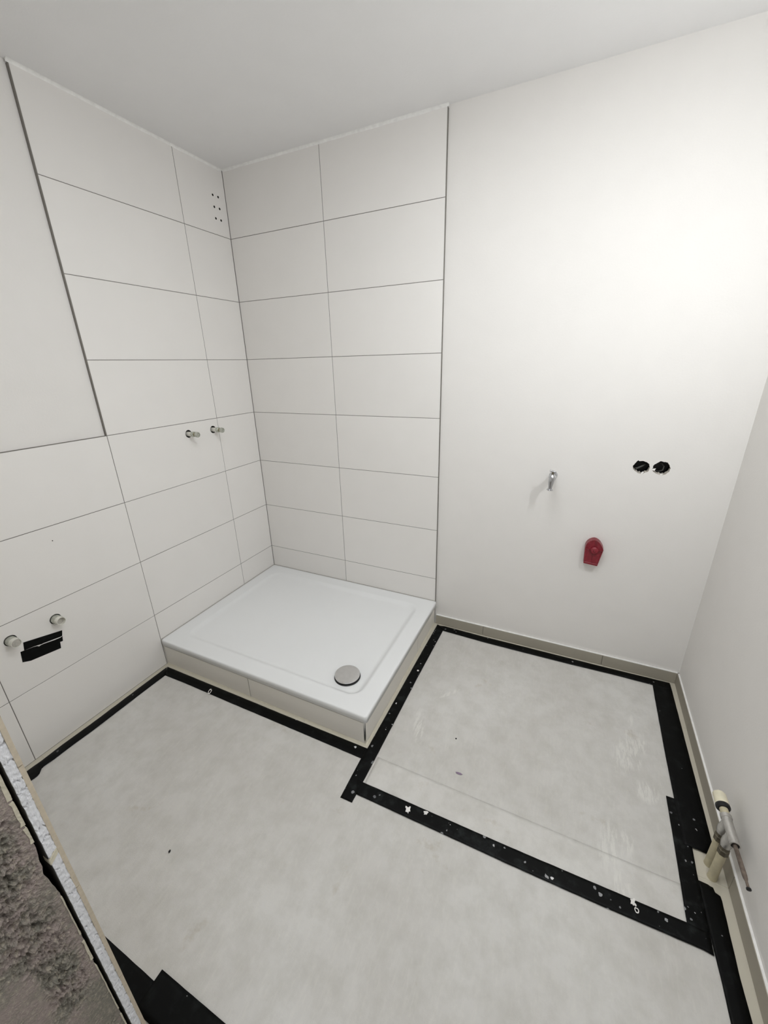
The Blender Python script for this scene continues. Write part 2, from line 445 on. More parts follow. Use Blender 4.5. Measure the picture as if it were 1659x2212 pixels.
# ------------------------------------------------------------------ base tiles
bb = struct(box('baseboard_back', (1.2005, 0.0060, 0.001), (XR0 + 0.002, 0.0085, 0.0595), SILI))
for a, b in ((1.2005, 1.4785), (1.4805, 2.0795), (2.0815, XR0 - 0.0085)):
    chamfer_tile('tile', a, b, 0.002, 0.0600, back3, 0.0075, -0.0005, PTILE, bb)
sl = box('sealant', (1.2005, -0.0002, 0.0599), (XR0 - 0.008, 0.0085, 0.0625), WSILI, bb)
br = struct(slanted('baseboard_right', -0.0025, 0.0, 0.001, 0.0595, -0.001, -1.775, SILI))
for a, b in ((-0.0005, -0.281), (-0.283, -0.8805), (-0.8825, -1.48), (-1.482, -1.775)):
    slanted('tile', -0.0085, -0.001, 0.002, 0.0600, a, b, PTILE, br)
slanted('sealant', -0.0068, -0.0005, 0.0599, 0.0612, -0.0005, -1.775, WSILI, br)

# ------------------------------------------------------------------ doorway wall with its raw reveal (the camera looks through the opening)
wall_front = empty('wall_front', (0, 0, 0)); struct(wall_front)
YM = -1.8075                        # face of the masonry behind the plasterboard
bm = bmesh.new(); add_box(bm, (-0.009, -1.98, -0.01), (XE - 0.02, YM - 0.004, H)); add_box(bm, (XD + 0.02, -1.98, -0.01), (2.41, YM - 0.004, H)); add_box(bm, (XE - 0.02, -1.98, 2.09), (XD + 0.02, YM - 0.004, H))
bm_obj('masonry_core', bm, MASON, wall_front)
bm = bmesh.new(); add_box(bm, (XD, -1.7995, -0.0), (2.395, -1.787, H)); add_box(bm, (XE, -1.7995, 2.09), (XD, -1.787, H))
bm_obj('plasterboard', bm, PAINT, wall_front)
bm = bmesh.new(); add_box(bm, (XD, -1.787, 0.0), (2.395, YN, H)); add_box(bm, (XE, -1.787, 2.09), (XD, YN, H))
bm_obj('plaster_skin', bm, PAINT, wall_front)
box('masonry_reveal', (XD, -1.98, 0), (XD + 0.02, YM, 2.09), MASON, wall_front)
# tile layer: beige body edge towards the opening
for k in range(4):
    z0, z1 = ROWS[k] + J, ROWS[k + 1] - J
    box('tile', (0.004, -1.7865, z0), (0.497, YN, z1), TILE, wall_front)
    box('tile', (0.499, -1.7865, z0), (XE - 0.0008 + 0.0006 * (k % 2), YN, z1), TBODY, wall_front)
box('plaster_skin', (0.004, -1.7865, 4 * R + 0.001), (XE, YN + 0.004, H), PAINT, wall_front)
# broken gypsum core edge: a lumpy cracked strip
def lumpy_strip(name, y0, y1, z0, z1, ny, nz, mat, depth, fn, parent):
    V = []; F = []
    for i in range(nz + 1):
        z = z0 + (z1 - z0) * i / nz
        for k in range(ny + 1):
            y = y0 + (y1 - y0) * k / ny
            dx, dy = fn(y, z, k / ny)
            V.append((XE + dx, y + dy, z))
    for i in range(nz):
        for k in range(ny):
            a = i * (ny + 1) + k; F.append((a, a + 1, a + ny + 2, a + ny + 1))
    n0 = len(V)
    loop = [i * (ny + 1) for i in range(nz + 1)] + [nz * (ny + 1) + k for k in range(1, ny + 1)] + [i * (ny + 1) + ny for i in range(nz - 1, -1, -1)] + [k for k in range(ny - 1, 0, -1)]
    for a in loop: V.append((XE - depth, V[a][1], V[a][2]))
    for i in range(len(loop)):
        j = (i + 1) % len(loop); F.append((loop[i], loop[j], n0 + j, n0 + i))
    return mesh_obj(name, V, F, mat, parent, False)
CRACKS = [0.02 + 0.035 * i + random.uniform(-0.014, 0.014) for i in range(42)]
def gyps_fn(y, z, s):
    d = 0.0012 * noise.noise(Vector((y * 260, z * 130, 1.1))) + 0.0007 * noise.noise(Vector((y * 700, z * 420, 4)))
    w = z + 0.006 * noise.noise(Vector((y * 180, z * 30, 7)))
    for c in CRACKS:
        q = abs(w - c)
        if q < 0.0022 and noise.noise(Vector((c * 90, y * 160, 2))) > -0.12: d -= 0.004 * (1 - q / 0.0022)
    return d - 0.001, 0.0006 * noise.noise(Vector((z * 60, s, 3)))
lumpy_strip('plasterboard', -1.7995, -1.7866, 0.0, 1.45, 12, 620, GYPS, 0.30, gyps_fn, wall_front)
box('plasterboard', (0.0, -1.7995, 1.45), (XE, -1.7866, H), GYPS, wall_front)
# masonry face: smooth slurry zones and crumbling pitted zones
def mas_fn(y, z, s):
    m = noise.noise(Vector((y * 16, z * 7, 0.3))) * 0.5 + 0.5
    rough = max(0.0, min(1.0, (m - 0.36) * 6.0)) * min(1.0, s * 5.0)
    a = noise.fractal(Vector((y * 95, z * 120, 2.0)), 0.8, 2.1, 4); b = noise.noise(Vector((y * 330, z * 380, 5)))
    pit = max(0.0, noise.noise(Vector((y * 140, z * 170, 8.2))) - 0.12)
    d = 0.0007 * b + rough * (0.0105 * a + 0.0024 * b - 0.024 * pit - 0.003)
    edge = 0.0
    if s < 0.03: edge = -0.0026 * noise.noise(Vector((z * 11, 1.7, 0))) - 0.0016 * noise.noise(Vector((z * 60, 0.2, 0)))
    if s < 0.12 and abs(z - 0.69) < 0.06: edge -= 0.0045 * (1 - abs(z - 0.69) / 0.06) * (1 - s / 0.12)
    return d, edge
lumpy_strip('masonry_face', YM, -1.980, 0.0, 1.16, 116, 640, MASON, 0.035, mas_fn, wall_front)
box('masonry_face', (XE - 0.035, -1.98, 1.16), (XE, YM, 2.09), MASON, wall_front)
box('board_gap_shade', (0.0, -1.8006, 0.0), (XE - 0.004, -1.7996, H), GAP_SHADE, wall_front)  # dark strip that paints the shade of the narrow gap behind the board
box('masonry_gap_shade', (0.0, YM - 0.0035, 0.0), (XE - 0.036, YM - 0.0028, 2.09), GAP_SHADE, wall_front)  # same painted shade on the masonry side of the gap
# cream adhesive lips on the arris of the masonry, each a dab of its own
for (z0, z1, w) in ((0.05, 0.215, 0.0016), (0.235, 0.40, 0.0014), (0.425, 0.485, 0.0030), (0.505, 0.62, 0.0013), (0.765, 0.80, 0.0034), (0.807, 0.86, 0.0040), (0.865, 1.02, 0.0040)):
    def dab_fn(y, z, s, z0=z0, z1=z1, w=w):
        t = (z - z0) / (z1 - z0); e = min(1.0, 6 * min(t, 1 - t) + 0.15)
        k = (0.55 + 0.45 * e) * (0.9 + 0.5 * noise.noise(Vector((z * 70, w * 900, 0.4))))
        return 0.0022 - 0.0015 * s + 0.0008 * noise.noise(Vector((y * 300, z * 200, 0))), (s * w * (k - 1)) - 0.0006 * noise.noise(Vector((z * 40, 6, 0)))
    lumpy_strip('mortar_dab', YM + 0.0012, YM + 0.0012 - w, z0, z1, 5, 60, MORTAR, 0.02, dab_fn, wall_front)
# filler bridge crossing the plasterboard edge
bm = bmesh.new(); add_box(bm, (XE - 0.02, -1.8012, 0.700), (XE + 0.0006, -1.7868, 0.712), 0.001)
for v in bm.verts: v.co.z += (v.co.y + 1.794) * 0.9
bm_obj('filler_bridge', bm, MORTAR, wall_front)

# ------------------------------------------------------------------ shower: tiled apron below, acrylic tray on top
apron = empty('shower_apron', (0.6, -0.45, 0)); tag(apron, 'pale tiled apron around the base of the white shower tray', 'apron')
def child_box(name, a, b, mat, par, bev=0.0):
    o = box(name, a, b, mat, par, bev); o.matrix_parent_inverse = Matrix.Translation(-par.location); return o
def adopt(o, par): o.parent = par; o.matrix_parent_inverse = Matrix.Translation(-par.location); return o
AZ = 0.1200
child_box('core', (0.002, -0.884, 0.0), (1.180, -0.003, AZ), DGROUT, apron)
for a, b in ((0.003, 0.5728), (0.5772, 1.1830)):
    adopt(chamfer_tile('tile', a, b, 0.002, AZ - 0.0075, back3, -0.8838, -0.8925, ATILE, None), apron)
for a, b in ((-0.8865, -0.2832), (-0.2788, -0.003)):
    adopt(chamfer_tile('tile', a, b, 0.002, AZ - 0.0075, left3, 1.1802, 1.1895, ATILE, None), apron)
o = child_box('corner_profile', (1.1832, -0.8935, 0.001), (1.1905, -0.8865, AZ - 0.0015), BRUSHED, apron, 0.001); o['label'] = 'shiny metal corner profile'
# silicone fillet at the floor
V = []; F = []
def fillet(name, pts, w, mat):
    bm = bmesh.new()
    V = []; F = []
    for (x, y, nx, ny) in pts:
        V += [(x, y, w), (x + nx * w, y + ny * w, 0.0003), (x, y, 0.0002)]
    for i in range(len(pts) - 1):
        for k in range(3):
            j = (k + 1) % 3; F.append((i * 3 + k, i * 3 + j, (i + 1) * 3 + j, (i + 1) * 3 + k))
    F.append((0, 1, 2)); n = (len(pts) - 1) * 3; F.append((n, n + 1, n + 2)); bm.free()
    return mesh_obj(name, V, F, mat)
adopt(fillet('sealant', [(0.001, -0.8924, 0, -1), (1.1904, -0.8934, 1, -1), (1.1894, -0.001, 1, 0)], 0.005, CSILI), apron)

tray = empty('shower_tray', (0.6, -0.45, AZ + 0.0015)); tag(tray, 'white rectangular acrylic shower tray in the tiled corner', 'shower tray')
TX0, TX1, TY0, TY1, TZ = 0.0012, 1.2010, -0.8985, -0.0012, 0.1555
DR = (1.010, -0.716)
def rrect(inset, rad, n=14, m=10):
    x0, x1, y0, y1 = TX0 + inset, TX1 - inset, TY0 + inset, TY1 - inset
    out = []
    for cx, cy, a0 in ((x1 - rad, y1 - rad, 0), (x0 + rad, y1 - rad, 90), (x0 + rad, y0 + rad, 180), (x1 - rad, y0 + rad, 270)):
        arc = [(cx + rad * math.cos(math.radians(a0 + 90 * i / n)), cy + rad * math.sin(math.radians(a0 + 90 * i / n))) for i in range(n + 1)]
        if out:
            p = out[-1]; q = arc[0]; out += [(p[0] + (q[0] - p[0]) * k / m, p[1] + (q[1] - p[1]) * k / m) for k in range(1, m)]
        out += arc
    p = out[-1]; q = out[0]; out += [(p[0] + (q[0] - p[0]) * k / m, p[1] + (q[1] - p[1]) * k / m) for k in range(1, m)]
    return out
def basin(x, y):
    # signed distance to the basin outline (positive inside)
    cx, cy = (TX0 + TX1) / 2, (TY0 + TY1) / 2; hx, hy, rr = (TX1 - TX0) / 2 - 0.072, (TY1 - TY0) / 2 - 0.072, 0.07
    qx, qy = abs(x - cx) - hx + rr, abs(y - cy) - hy + rr
    sd = -(math.hypot(max(qx, 0), max(qy, 0)) + min(max(qx, qy), 0) - rr)
    t = max(0.0, min(1.0, sd / 0.034)); s = t * t * (3 - 2 * t)
    dist = math.hypot(x - DR[0], y - DR[1])
    return s * (0.0045 + 0.0155 * max(0.0, 1 - dist / 1.05))
rings = []
for ins, z in ((0.006, AZ + 0.0015), (0.0, AZ + 0.003), (0.0, TZ - 0.006), (0.0009, TZ - 0.0029), (0.0029, TZ - 0.0009), (0.006, TZ)):
    rings.append([(x, y, z) for x, y in rrect(ins, 0.012 if ins < 0.003 else 0.010)])
for ins in (0.02, 0.04, 0.06, 0.068, 0.072, 0.076, 0.080, 0.084, 0.088, 0.092, 0.096, 0.100, 0.106, 0.115):
    rr = 0.010 + (0.07 - 0.010) * min(1, (ins - 0.009) / 0.063) if ins < 0.072 else max(0.03, 0.07 - (ins - 0.072))
    rings.append([(x, y, TZ - basin(x, y)) for x, y in rrect(ins, rr)])
last = rings[-1]
for k in range(1, 22):
    t = k / 22
    rings.append([(x + (DR[0] - x) * t, y + (DR[1] - y) * t, 0) for x, y, _ in last])
    rings[-1] = [(x, y, TZ - basin(x, y)) for x, y, _ in rings[-1]]
n = len(rings[0]); V = [p for r in rings for p in r]; F = []
for k in range(len(rings) - 1):
    for i in range(n):
        j = (i + 1) % n; F.append((k * n + i, k * n + j, (k + 1) * n + j, (k + 1) * n + i))
F.append(tuple((len(rings) - 1) * n + i for i in range(n)))
pan = adopt(mesh_obj('tray_pan', V, F, ENAMEL, None, True), tray)
adopt(box('sealant', (0.0002, -0.8975, TZ - 0.003), (0.0042, -0.0005, TZ + 0.0012), SILI), tray)
adopt(box('sealant', (0.0042, -0.0042, TZ - 0.003), (1.192, -0.0002, TZ + 0.0012), SILI), tray)
zb = TZ - basin(*DR)
ring = adopt(lathe('drain_gap_shade', (DR[0], DR[1], zb - 0.001), (0, 0, 1), [(0, 0.0600), (0.0045, 0.0600), (0.0055, 0.0585), (0.0060, 0.0)], BLACK, None, 40, caps=(True, False)), tray)  # black disc standing in for the shadow gap under the cover
dc = adopt(lathe('drain_cover', (DR[0], DR[1], zb + 0.0085), (0, 0, 1), [(0.0012, 0.054), (0.0032, 0.0575), (0.0052, 0.0578), (0.0070, 0.0565), (0.0080, 0.052), (0.0086, 0.03), (0.0089, 0.0)], BRUSHED, None, 48, caps=(True, False)), tray)
dc['label'] = 'round chrome drain cover'
o = lathe('key_hole', (DR[0] + 0.030, DR[1] + 0.014, zb + 0.0174), (0, 0, 1), [(0.0, 0.0052), (0.0004, 0.0052), (0.0004, 0.0036), (0.0, 0.0034)], DARKM, None, 16, caps=(False, False)); o.parent = dc; o.matrix_parent_inverse = dc.matrix_parent_inverse.copy()

# ------------------------------------------------------------------ protective fleece on the floor
def fleece(name, inside_fn, x0, x1, y0, y1, cell, mat, z, seed, amp=0.0007, ridge=None):
    nx, ny = int((x1 - x0) / cell) + 1, int((y1 - y0) / cell) + 1
    idx = {}; V = []; F = []
    def vid(i, k):
        if (i, k) not in idx:
            x, y = x0 + (x1 - x0) * i / nx, y0 + (y1 - y0) * k / ny
            h = z + amp * noise.noise(Vector((x * 6, y * 6, seed))) + amp * 0.5 * noise.noise(Vector((x * 21, y * 17, seed + 3)))
            if ridge: h += ridge(x, y)
            idx[(i, k)] = len(V); V.append((x, y, h))
        return idx[(i, k)]
    for i in range(nx):
        for k in range(ny):
            cx, cy = x0 + (x1 - x0) * (i + 0.5) / nx, y0 + (y1 - y0) * (k + 0.5) / ny
            if inside_fn(cx, cy): F.append((vid(i, k), vid(i + 1, k), vid(i + 1, k + 1), vid(i, k + 1)))
    o = mesh_obj(name, V, F, mat, None, True)
    md = o.modifiers.new('thickness', 'SOLIDIFY'); md.thickness = 0.001; md.offset = -1
    return o
def ridge_a(x, y):
    h = 0.0
    for (a, b, w, amp) in (((0.20, -1.480), (0.36, -1.512), 0.007, 0.0022), ((0.09, -1.51), (0.16, -1.56), 0.012, 0.002), ((0.30, -1.05), (0.42, -1.16), 0.02, 0.0008),
                           ((0.95, -1.55), (1.18, -1.48), 0.016, 0.0012)):
        ax, ay = a; bx, by = b; L2 = (bx - ax) ** 2 + (by - ay) ** 2
        t = ((x - ax) * (bx - ax) + (y - ay) * (by - ay)) / L2; tt = max(0, min(1, t))
        d = math.hypot(x - ax - tt * (bx - ax), y - ay - tt * (by - ay))
        h += amp * math.exp(-(d / w) ** 2)
    return h
FA = fleece('floor_fleece', lambda x, y: (y < -1.06) or (x < 1.231), 0.052, 2.334, -1.772, -0.936, 0.0085, FLEECE, 0.0022, 1.0, 0.0007, ridge_a)
tag(FA, 'large grey fleece sheet taped down in front of the shower tray', 'floor cover')
FB = fleece('floor_fleece', lambda x, y: not (x > 2.296 and -0.93 < y < -0.77), 1.236, 2.330, -1.058, -0.037, 0.012, FLEECE, 0.0022, 5.0, 0.0005)
tag(FB, 'smaller grey fleece rectangle taped down beside the shower tray under the tap', 'floor cover')
FC = fleece('fleece_strip', lambda x, y: True, 1.262, 2.262, -1.045, -0.925, 0.012, FLEECE2, 0.0031, 8.0, 0.0002)
tag(FC, 'thin paler fleece strip lying along the long diagonal black tape', 'floor cover')

# ------------------------------------------------------------------ black tape strips
def resample(poly, n):
    P = [Vector((p[0], p[1], 0)) for p in poly]; L = [0]
    for a, b in zip(P, P[1:]): L.append(L[-1] + (b - a).length)
    out = []
    for i in range(n):
        t = L[-1] * i / (n - 1); k = 0
        while k < len(L) - 2 and L[k + 1] < t: k += 1
        s = (t - L[k]) / max(1e-9, L[k + 1] - L[k]); out.append(P[k].lerp(P[k + 1], min(1, max(0, s))))
    return out
def tape(label, A, B, zA, zB, mat=TAPE, lift=0.0, n=None, wave=0.0003, seed=0.0):
    """A, B: the two long edges as polylines; zA, zB their heights"""
    ln = sum(math.dist(a, b) for a, b in zip(A, A[1:])); n = n or max(12, int(ln / 0.012))
    PA, PB = resample(A, n), resample(B, n); m = 7; V = []; F = []
    for i in range(n):
        for k in range(m):
            s = k / (m - 1); p = PA[i].lerp(PB[i], s)
            st = min(1, max(0, (s - 0.10) / 0.26)); st = st * st * (3 - 2 * st)
            z = zA + (zB - zA) * st + lift
            z += wave * (0.6 + 0.6 * noise.noise(Vector((p.x * 40 + seed, p.y * 40, 0))))
            j = 0.0006 * noise.noise(Vector((i * 0.35, seed + (0 if k == 0 else 9), 2))) if k in (0, m - 1) else 0
            V.append((p.x + j, p.y + j, z))
    for i in range(n - 1):
        for k in range(m - 1):
            a = i * m + k; F.append((a, a + 1, a + m + 1, a + m))
    o = mesh_obj('tape_strip', V, F, mat, None, True)
    md = o.modifiers.new('thickness', 'SOLIDIFY'); md.thickness = 0.0004; md.offset = -1
    tag(o, label, 'tape', 'black tape strips on the floor'); return o
ZL, ZH = 0.0008, 0.0043
tape('black tape strip on the floor along the left tiled wall', [(0.024, -0.916), (0.024, -1.023), (0.028, -1.293), (0.025, -1.412), (0.028, -1.495), (0.025, -1.56), (0.025, -1.77)],
     [(0.074, -0.960), (0.073, -1.058), (0.076, -1.321), (0.073, -1.389), (0.073, -1.469), (0.069, -1.507), (0.094, -1.530), (0.09, -1.60), (0.08, -1.77)], ZL, ZH, wave=0.0011, seed=3)
tape('black tape strip on the floor along the long front of the shower apron', [(0.024, -0.913), (0.4, -0.912), (0.802, -0.911), (1.212, -0.907)],
     [(0.074, -0.963), (0.212, -0.960), (0.5, -0.9605), (0.84, -0.959), (1.215, -0.958)], ZL, ZH, lift=0.0006, seed=8)
tape('black tape strip along the short right side of the shower apron', [(1.214, -0.012), (1.210, -0.352), (1.206, -0.907), (1.203, -0.958), (1.206, -1.123)],
     [(1.262, -0.030), (1.256, -0.475), (1.256, -0.744), (1.255, -1.041), (1.254, -1.122)], 0.0040, ZH, TAPE_DIRTY, lift=0.0010, seed=12)
tape('black tape strip on the floor along the back wall under the tap', [(1.216, -0.018), (1.255, -0.009), (1.488, -0.014), (1.671, -0.013), (2.08, -0.013), (2.373, -0.008)],
     [(1.262, -0.058), (1.499, -0.066), (1.694, -0.066), (1.925, -0.064), (2.138, -0.058), (2.271, -0.059), (2.372, -0.060)], ZL, ZH, lift=0.0012, seed=17)
tape('wide black tape strip along the right wall, ending above the radiator pipes', [(2.373, -0.010), (2.3745, -0.048), (2.3725, -0.754), (2.352, -0.799)],
     [(2.298, -0.030), (2.295, -0.117), (2.289, -0.452), (2.288, -0.642), (2.288, -0.799)], ZL, ZH, lift=0.0016, seed=21)
tape('scuffed black tape strip passing in front of the radiator pipes', [(2.311, -0.642), (2.311, -0.799), (2.308, -0.893), (2.307, -1.05)],
     [(2.264, -0.642), (2.261, -0.818), (2.256, -1.023), (2.256, -1.05)], 0.0038, ZH, TAPE_DIRTY, lift=0.0014, seed=25)
tape('black tape strip running along the right wall towards the doorway', [(2.344, -0.895), (2.345, -0.906), (2.359, -0.912), (2.357, -0.993), (2.355, -1.098), (2.357, -1.173), (2.355, -1.76)],
     [(2.306, -0.893), (2.307, -1.00), (2.308, -1.059), (2.310, -1.123), (2.310, -1.194), (2.310, -1.76)], ZL, ZH, lift=0.0006, seed=29)
tape('long paint-spotted black tape strip crossing the fleece from tray to right wall', [(1.230, -1.041), (1.255, -1.041), (1.784, -1.035), (2.256, -1.023), (2.306, -1.026)],
     [(1.254, -1.090), (1.792, -1.085), (2.04, -1.080), (2.281, -1.071), (2.306, -1.074)], 0.0048, 0.0048, TAPE_DIRTY, lift=0.0016, seed=33)
tape('black tape strip beside the raw door jamb, partly under another strip', [(0.45, -1.765), (1.06, -1.766)], [(0.45, -1.713), (0.818, -1.714), (1.06, -1.715)], 0.0043, 0.0043, seed=37)
tape('wide black tape strip at the doorway, overlapping the strip at the jamb', [(1.009, -1.768), (1.98, -1.768)], [(1.009, -1.692), (1.227, -1.691), (1.98, -1.690)], 0.0043, 0.0043, lift=0.0008, seed=41)

# tape patches on the wall tiles between and below the lower pipe stubs
def wall_patch(label, pts, x):
    o = plate('tape_patch', pts, [], left3, x, x + 0.0005, TAPE); tag(o, label, 'tape', 'black tape patches on the left wall'); return o
wall_patch('upper black tape patch on the left wall between two pipe stubs', [(-1.397, 0.5033), (-1.2712, 0.4727), (-1.2772, 0.4497), (-1.2835, 0.4491), (-1.3419, 0.4599), (-1.348, 0.4601), (-1.3621, 0.4641), (-1.3727, 0.4666), (-1.403, 0.4709)], 0.0004)
wall_patch('lower black tape patch on the left wall with a torn edge', [(-1.4147, 0.4725), (-1.4031, 0.4705), (-1.3731, 0.4651), (-1.3628, 0.4617), (-1.3576, 0.4562), (-1.3503, 0.4575), (-1.3414, 0.4565), (-1.3041, 0.4484), (-1.2844, 0.4458), (-1.2771, 0.4481), (-1.2808, 0.4267), (-1.2908, 0.4284), (-1.2947, 0.401), (-1.3964, 0.4169), (-1.4202, 0.4283)], 0.0004)

# ------------------------------------------------------------------ pipe stubs on the left wall
def stub_upper(y, z, tilt, label):
    t = empty('pipe_stub', (0, y, z)); tag(t, label, 'pipe', 'capped water pipes in the shower')
    def A(o): return adopt(o, t)
    ax = (1, tilt, -0.02)
    A(lathe('sleeve', (-0.045, y, z), ax, [(0, 0.0118), (0.072, 0.0118), (0.0735, 0.0105), (0.0735, 0.005)], PVC, None, 20, caps=(True, True)))
    A(lathe('hex_nut', (0.026, y + tilt * 0.07, z - 0.0005), ax, [(0, 0.0138), (0.001, 0.0146), (0.016, 0.0146), (0.017, 0.0135)], ZINC, None, 6, smooth=False))
    A(lathe('neck', (0.0425, y + tilt * 0.085, z - 0.001), ax, [(0, 0.0100), (0.013, 0.0100)], BRASS, None, 16))
    A(lathe('plug', (0.055, y + tilt * 0.1, z - 0.0012), ax, [(0, 0.0125), (0.0015, 0.0142), (0.0125, 0.0142), (0.014, 0.0128), (0.014, 0.0105), (0.0115, 0.0098), (0.0115, 0.0)], ZINC, None, 8, smooth=False, caps=(True, False)))
    return t
stub_upper(PIPES_UP[0][0], PIPES_UP[0][1], 0.0, 'capped pipe stub in the shower wall, further from the tiled corner')
stub_upper(PIPES_UP[1][0], PIPES_UP[1][1], 0.03, 'capped pipe stub in the shower wall, nearer the tiled corner')
def stub_lower(y, z, plug, label):
    t = empty('pipe_stub', (0, y, z)); tag(t, label, 'pipe', 'pipe stubs on the left wall beyond the tray')
    ax = (1, 0.02, 0.03)
    adopt(lathe('pipe', (-0.04, y - 0.0008, z - 0.002), ax, [(0, 0.0175), (0.062, 0.0175), (0.063, 0.0168)], ZINC, None, 28), t)
    adopt(lathe('collar', (0.022, y, z), ax, [(0, 0.0162), (0.014, 0.0158), (0.019, 0.0160), (0.0196, 0.0152), (0.0190, 0.0142), (0.006, 0.0135), (0.006, 0.0)], PVC, None, 28, caps=(True, False)), t)
    if plug: adopt(lathe('plug', (0.030, y, z), ax, [(0, 0.0138), (0.0100, 0.0138), (0.0110, 0.0128), (0.0110, 0.0050), (0.0130, 0.0045), (0.0130, 0.0)], GREYPL, None, 20, caps=(True, False)), t)
    else: adopt(lathe('liner', (0.0285, y, z), ax, [(0, 0.0134), (0.001, 0.0134), (0.001, 0.0)], GREYPL, None, 20, caps=(True, False)), t)
    return t
stub_lower(PIPES_LO[0][0], PIPES_LO[0][1], False, 'open white pipe stub on the left wall, above the black tape patches')
stub_lower(PIPES_LO[1][0], PIPES_LO[1][1], True, 'plugged pipe stub on the left wall, left of the black tape patches')

# ------------------------------------------------------------------ garden style outlet tap on the back wall
TX, TY, TZ2 = 1.7390, -0.092, 0.974
tap = empty('outlet_tap', (TX, 0.008, TZ2)); tag(tap, 'small chrome outlet tap on the white back wall', 'tap')
A = lambda o: adopt(o, tap)
A(lathe('rosette', (TX + 0.003, 0.0085, TZ2 - 0.006), (0, -1, 0), [(0, 0.0180), (0.002, 0.0180), (0.008, 0.0130)], CHROME, None, 24))
A(lathe('inlet', (TX + 0.003, 0.002, TZ2 - 0.006), (-0.03, -1, 0.02), [(0, 0.0115), (0.034, 0.0115), (0.036, 0.0150), (0.056, 0.0150), (0.060, 0.0115), (0.088, 0.0110)], CHROME, None, 20))
A(lathe('body', (TX - 0.0015, TY, TZ2 - 0.042), (0.06, 0, 1), [(0, 0.0082), (0.010, 0.0088), (0.030, 0.0124), (0.046, 0.0130), (0.049, 0.0142), (0.053, 0.0142), (0.058, 0.0110), (0.064, 0.0066)], CHROME, None, 24))
A(lathe('spout', (TX - 0.0015, TY, TZ2 - 0.039), (-0.05, 0, -1), [(0, 0.0084), (0.005, 0.0084), (0.007, 0.0128), (0.0105, 0.0130), (0.0110, 0.0095), (0.007, 0.0070)], CHROME, None, 24, caps=(True, True)))
A(lathe('stem', (TX + 0.0024, TY, TZ2 + 0.020), (0.06, 0, 1), [(0, 0.0054), (0.014, 0.0048)], DARKM, None, 14))
A(tube('handle', [(TX - 0.0100, TY - 0.001, TZ2 + 0.0395), (TX - 0.005, TY, TZ2 + 0.0378), (TX + 0.0035, TY, TZ2 + 0.0362), (TX + 0.0105, TY, TZ2 + 0.0340), (TX + 0.0145, TY + 0.001, TZ2 + 0.0328)], [0.0042, 0.0036, 0.0050, 0.0034, 0.0042], CHROME, None, 12))

# ------------------------------------------------------------------ red washing machine outlet cover
rc = empty('outlet_cover', (1.955, 0.008, 0.62)); tag(rc, 'red plastic cover cap on the white back wall below the tap', 'cap')
A = lambda o: adopt(o, rc)
OUT = [(1.9225, 0.5640), (1.9810, 0.5590), (1.9945, 0.6430), (1.9905, 0.6550), (1.9840, 0.6660), (1.9770, 0.6755), (1.9690, 0.6825), (1.9600, 0.6868), (1.9520, 0.6880), (1.9420, 0.6850), (1.9330, 0.6790), (1.9260, 0.6710), (1.9210, 0.6610), (1.9190, 0.6500), (1.9188, 0.6380)]
bmv = []; cx = sum(p[0] for p in OUT) / len(OUT); cz = sum(p[1] for p in OUT) / len(OUT); no = len(OUT)
for y, s in ((0.0075, 1.03), (-0.024, 1.0), (-0.0265, 0.985), (-0.0265, 0.90), (-0.0245, 0.88)):
    bmv += [(cx + (p[0] - cx) * s, y, cz + (p[1] - cz) * s) for p in OUT]
bf = []
for k in range(4):
    for i in range(no):
        j = (i + 1) % no; bf.append((k * no + i, k * no + j, (k + 1) * no + j, (k + 1) * no + i))
bf.append(tuple(range(no))); bf.append(tuple(4 * no + i for i in range(no)))
A(mesh_obj('cap_body', bmv, bf, RED))
A(lathe('knob', (1.958, -0.0235, 0.6385), (0.05, -1, 0.12), [(0, 0.0185), (0.010, 0.0168), (0.013, 0.0150), (0.0145, 0.0110), (0.0150, 0.006), (0.0175, 0.0045), (0.0185, 0.0)], RED, None, 24, caps=(True, False)))
A(box('rib', (1.9215, -0.0300, 0.6400), (1.942, -0.0240, 0.6420), RED, None, 0.0004))
A(box('rib', (1.974, -0.0300, 0.6395), (1.992, -0.0240, 0.6415), RED, None, 0.0004))
A(box('rib', (1.9575, -0.0275, 0.656), (1.9590, -0.0240, 0.684), RED, None, 0.0003))
A(box('rib', (1.9540, -0.0270, 0.566), (1.9552, -0.0240, 0.622), RED, None, 0.0003))
A(box('tab', (1.977, -0.0285, 0.6310), (1.9865, -0.0240, 0.6335), RED, None, 0.0004))

